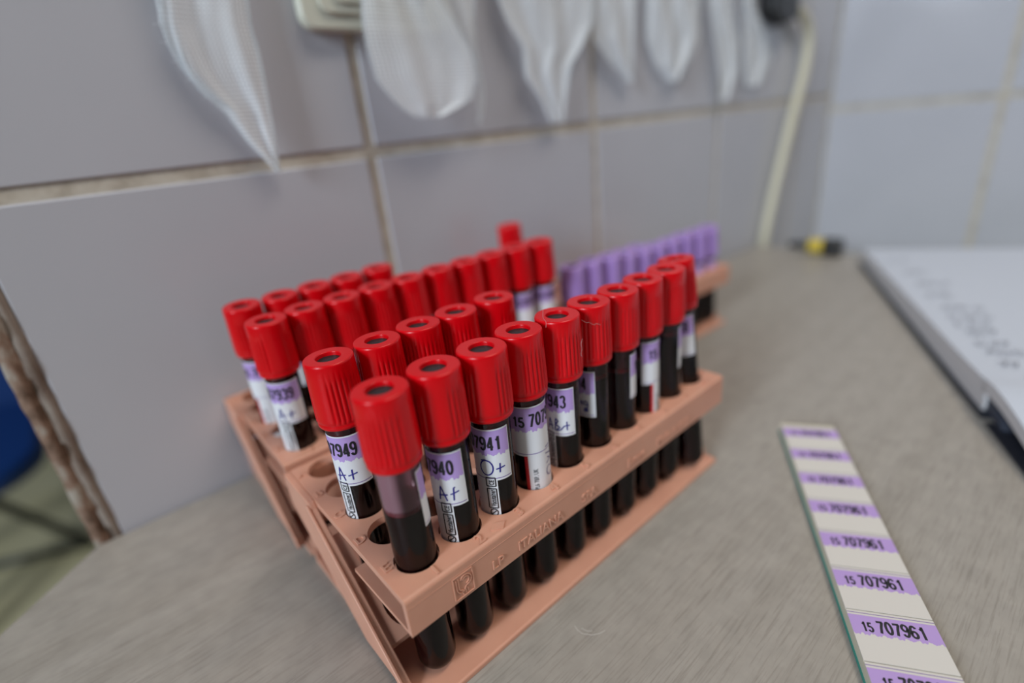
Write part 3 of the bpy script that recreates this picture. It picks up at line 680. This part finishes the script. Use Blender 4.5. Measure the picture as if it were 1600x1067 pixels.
gauze('wide white gauze strip ending in a blunt tip', [(238.5, 228), (246, 212), (260, 197), (260, 176), (277, 157), (286, 140)], [(345, 234), (342, 214), (328, 197), (315, 185), (307, 160), (301.7, 140)], 300, 1.8, 4, 199, 4)
gauze('pale gauze strip hanging just past the second grout line', [(350, 233), (348, 204), (365, 189), (398, 168)], [(408, 236), (407, 205), (406, 170), (404, 168)], 300, 2.2, 3, 200, 5)
gauze('broad pale gauze strip with rounded lower border', [(429, 237), (432, 206), (446, 183), (469, 167)], [(523, 242), (526, 207), (511, 189), (481, 167)], 300, 3.0, 4, 200, 6)
gauze('pale gauze strip whose lower end hooks inwards', [(539, 243), (553, 207), (567, 169), (574, 144)], [(586, 245), (614, 208), (619, 175), (592, 144)], 300, 2.6, 3, 200, 7)
gauze('pale gauze strip hanging beside the black plug', [(616, 247), (626, 208), (640, 157)], [(650, 247), (700, 210), (708, 188), (681, 157)], 300, 2.4, 3, 203, 8)

# ---------------------------------------------------------------- electrical things
def rrect(x0, x1, z0, z1, r, n=6):
    out = []
    for cx, cz, a0 in ((x1-r, z1-r, 0), (x0+r, z1-r, 90), (x0+r, z0+r, 180), (x1-r, z0+r, 270)):
        for i in range(n+1): a = math.radians(a0+90*i/n); out.append((cx+r*math.cos(a), cz+r*math.sin(a)))
    return out
def plate(mb, prof, y0, y1):
    n = len(prof); mb.add([(x, y0, z) for x, z in prof]+[(x, y1, z) for x, z in prof], [(i, (i+1) % n, n+(i+1) % n, n+i) for i in range(n)]+[tuple(range(n)), tuple(range(n, 2*n))[::-1]])
so = empty('wall_socket', 138, 208, 204)
def spart(name, mt, build, bv=0):
    mb = MB(); build(mb); me = mb.mesh(name, mt, (138, 208, 204)); fix_normals(me); o = link(name, me, so)
    if bv: bevel(o, bv, 3)
    return o
spart('frame', 'cream', lambda m_: plate(m_, rrect(87, 192, 205, 312, 9), 199, 208), 2.2)
spart('cover_plate', 'cream', lambda m_: plate(m_, rrect(98, 181, 213.5, 304, 7), 196.5, 199.2), 1.2)
spart('insert', 'cream', lambda m_: plate(m_, rrect(107, 172, 219, 296, 5), 194.2, 196.6), 1.0)
for x, z, rr in ((151, 224, 4.6), (168, 224, 4.6), (127, 250, 4.6), (144, 250, 4.6)):
    spart('contact_hole', 'black', lambda m_: plate(m_, [(x+rr*math.cos(a*.3927), z+rr*math.sin(a*.3927)) for a in range(16)], 194.0, 194.25))
tag(so, 'cream plastic wall socket with rounded frame behind the gauze', 'wall socket')

pg = empty('power_plug', 700, 208, 222)
def ppart(root_, name, mt, build, off, bv=0):
    mb = MB(); build(mb); me = mb.mesh(name, mt, off); fix_normals(me); o = link(name, me, root_)
    if bv: bevel(o, bv, 3)
    return o
off = (700, 208, 222)
ppart(pg, 'plug_body', 'black', lambda m_: plate(m_, [(667, 290), (735, 290), (741, 233), (704, 223), (668, 236)], 186, 208), off, 5)
cp = [(738, 197, 246), (756, 196, 243), (775, 195, 236), (789, 195, 226), (796, 195, 211), (796, 195, 192), (790, 195, 165), (771, 196, 115), (756, 197, 70), (741, 198, 22), (722, 199, -50), (719, 199, -110), (722, 199, -200), (730, 199, -420)]
def crv(m_, pts=cp, rad=6.6):
    q = []
    for i in range(len(pts)-1):
        p0, p1, p2, p3 = [Vector(pts[max(0, min(len(pts)-1, i+d))]) for d in (-1, 0, 1, 2)]
        for t in (0, .25, .5, .75): q.append(.5*((2*p1)+(p2-p0)*t+(2*p0-5*p1+4*p2-p3)*t*t+(3*p1-p0-3*p2+p3)*t**3))
    q.append(Vector(pts[-1])); m_.tube(q, rad, 10)
ppart(pg, 'cable', 'cable', crv, off)
tag(pg, 'black plug on the tiled wall with a cream cable drooping behind the table', 'power plug')
cn = empty('cable_connector', 694, 112, ZT, math.radians(97))
def cyl_x(m_, x0, x1, r0, r1, z, n=18):
    m_.tube([(x0, 0, z), (x0+.8, 0, z), (x1-.8, 0, z), (x1, 0, z)], [r0*.85, r0, r1, r1*.85], n)
for nm, mtn, a_, b_, r0, r1 in (('connector_body', 'black', -26, -4, 11.5, 11.5), ('collar', 'yellow', -4, 14, 10.5, 9), ('cable_sleeve', 'black', 14, 38, 6.5, 4)):
    mb = MB(); cyl_x(mb, a_, b_, r0, r1, 11.6); link(nm, mb.mesh(nm, mtn), cn)
tag(cn, 'black and yellow cable connector lying at the far table edge', 'connector')

# ---------------------------------------------------------------- blue chair beyond the wall end
ch = empty('chair', -520, 1620, -949)
off = (-520, 1620, -949)
def cpart(name, mt, build, bv=0, seg=4):
    mb = MB(); build(mb); me = mb.mesh(name, mt, off); fix_normals(me); o = link(name, me, ch)
    if bv: bevel(o, bv, seg)
seatp = [(x, y) for x, y in rrect(-790, -252, 1330, 1880, 150, 10)]
cpart('seat', 'blue', lambda m_: m_.prism_z(seatp, -505, -455), 18)
def back(m_):
    pf = rrect(-790, -252, -500, 0, 60, 10); n = len(pf)
    m_.add([(x, 1885+max(z+440, 0)*.18, z) for x, z in pf]+[(x, 1925+max(z+440, 0)*.18, z) for x, z in pf], [(i, (i+1) % n, n+(i+1) % n, n+i) for i in range(n)]+[tuple(range(n)), tuple(range(n, 2*n))[::-1]])
cpart('backrest', 'blue', back, 14)
def splay(x1, y1, z1=-936): return lambda m_: m_.tube([(-531, 1740, -505), (-520, 1742, -530), (x1, y1, z1)], 14, 10)
for x1, y1 in ((-287, 1752), (-770, 1990), (-640, 1440), (-740, 1500)): cpart('leg', 'darkmetal', splay(x1, y1))
cpart('floor_bar', 'darkmetal', lambda m_: m_.tube([(-287, 1752, -936), (-521, 1868, -936), (-770, 1990, -936)], 13, 10))
cpart('floor_bar', 'darkmetal', lambda m_: m_.tube([(-640, 1440, -936), (-740, 1500, -936)], 13, 10))
tag(ch, 'blue padded chair with dark metal legs beyond the end of the wall', 'chair')

# lint on the caps
def fibre(pts, label):
    r = empty('lint_fibre', *pts[0]); off_ = pts[0]
    mb = MB(); crv(mb, pts, .05); link('strand', mb.mesh('strand', 'lint', off_), r)
    return tag(r, label, 'lint fibre')
fibre([(86.6, -8.0, 66.6), (88.4, -8.8, 65.0), (90.0, -9.2, 64.6), (92.4, -9.3, 62.8), (94.4, -9.0, 62.6), (96.4, -9.6, 61.6)], 'thin white lint fibre between the caps of tubes ending 43 and 44')
fibre([(84.6, -9.75, 59.4), (83.4, -10.05, 57.4), (83.9, -9.95, 55.2), (82.9, -10.15, 53.4), (83.6, -10.1, 51.8)], 'short white lint fibre on the side of the cap of number 943')
fibre([(69.0, -5.4, 68.4), (69.6, -5.0, 70.6), (68.6, -4.6, 72.4), (69.4, -4.0, 75.0), (68.6, -3.6, 76.2)], 'white lint fibre sticking up between caps of tubes 942 and 943')
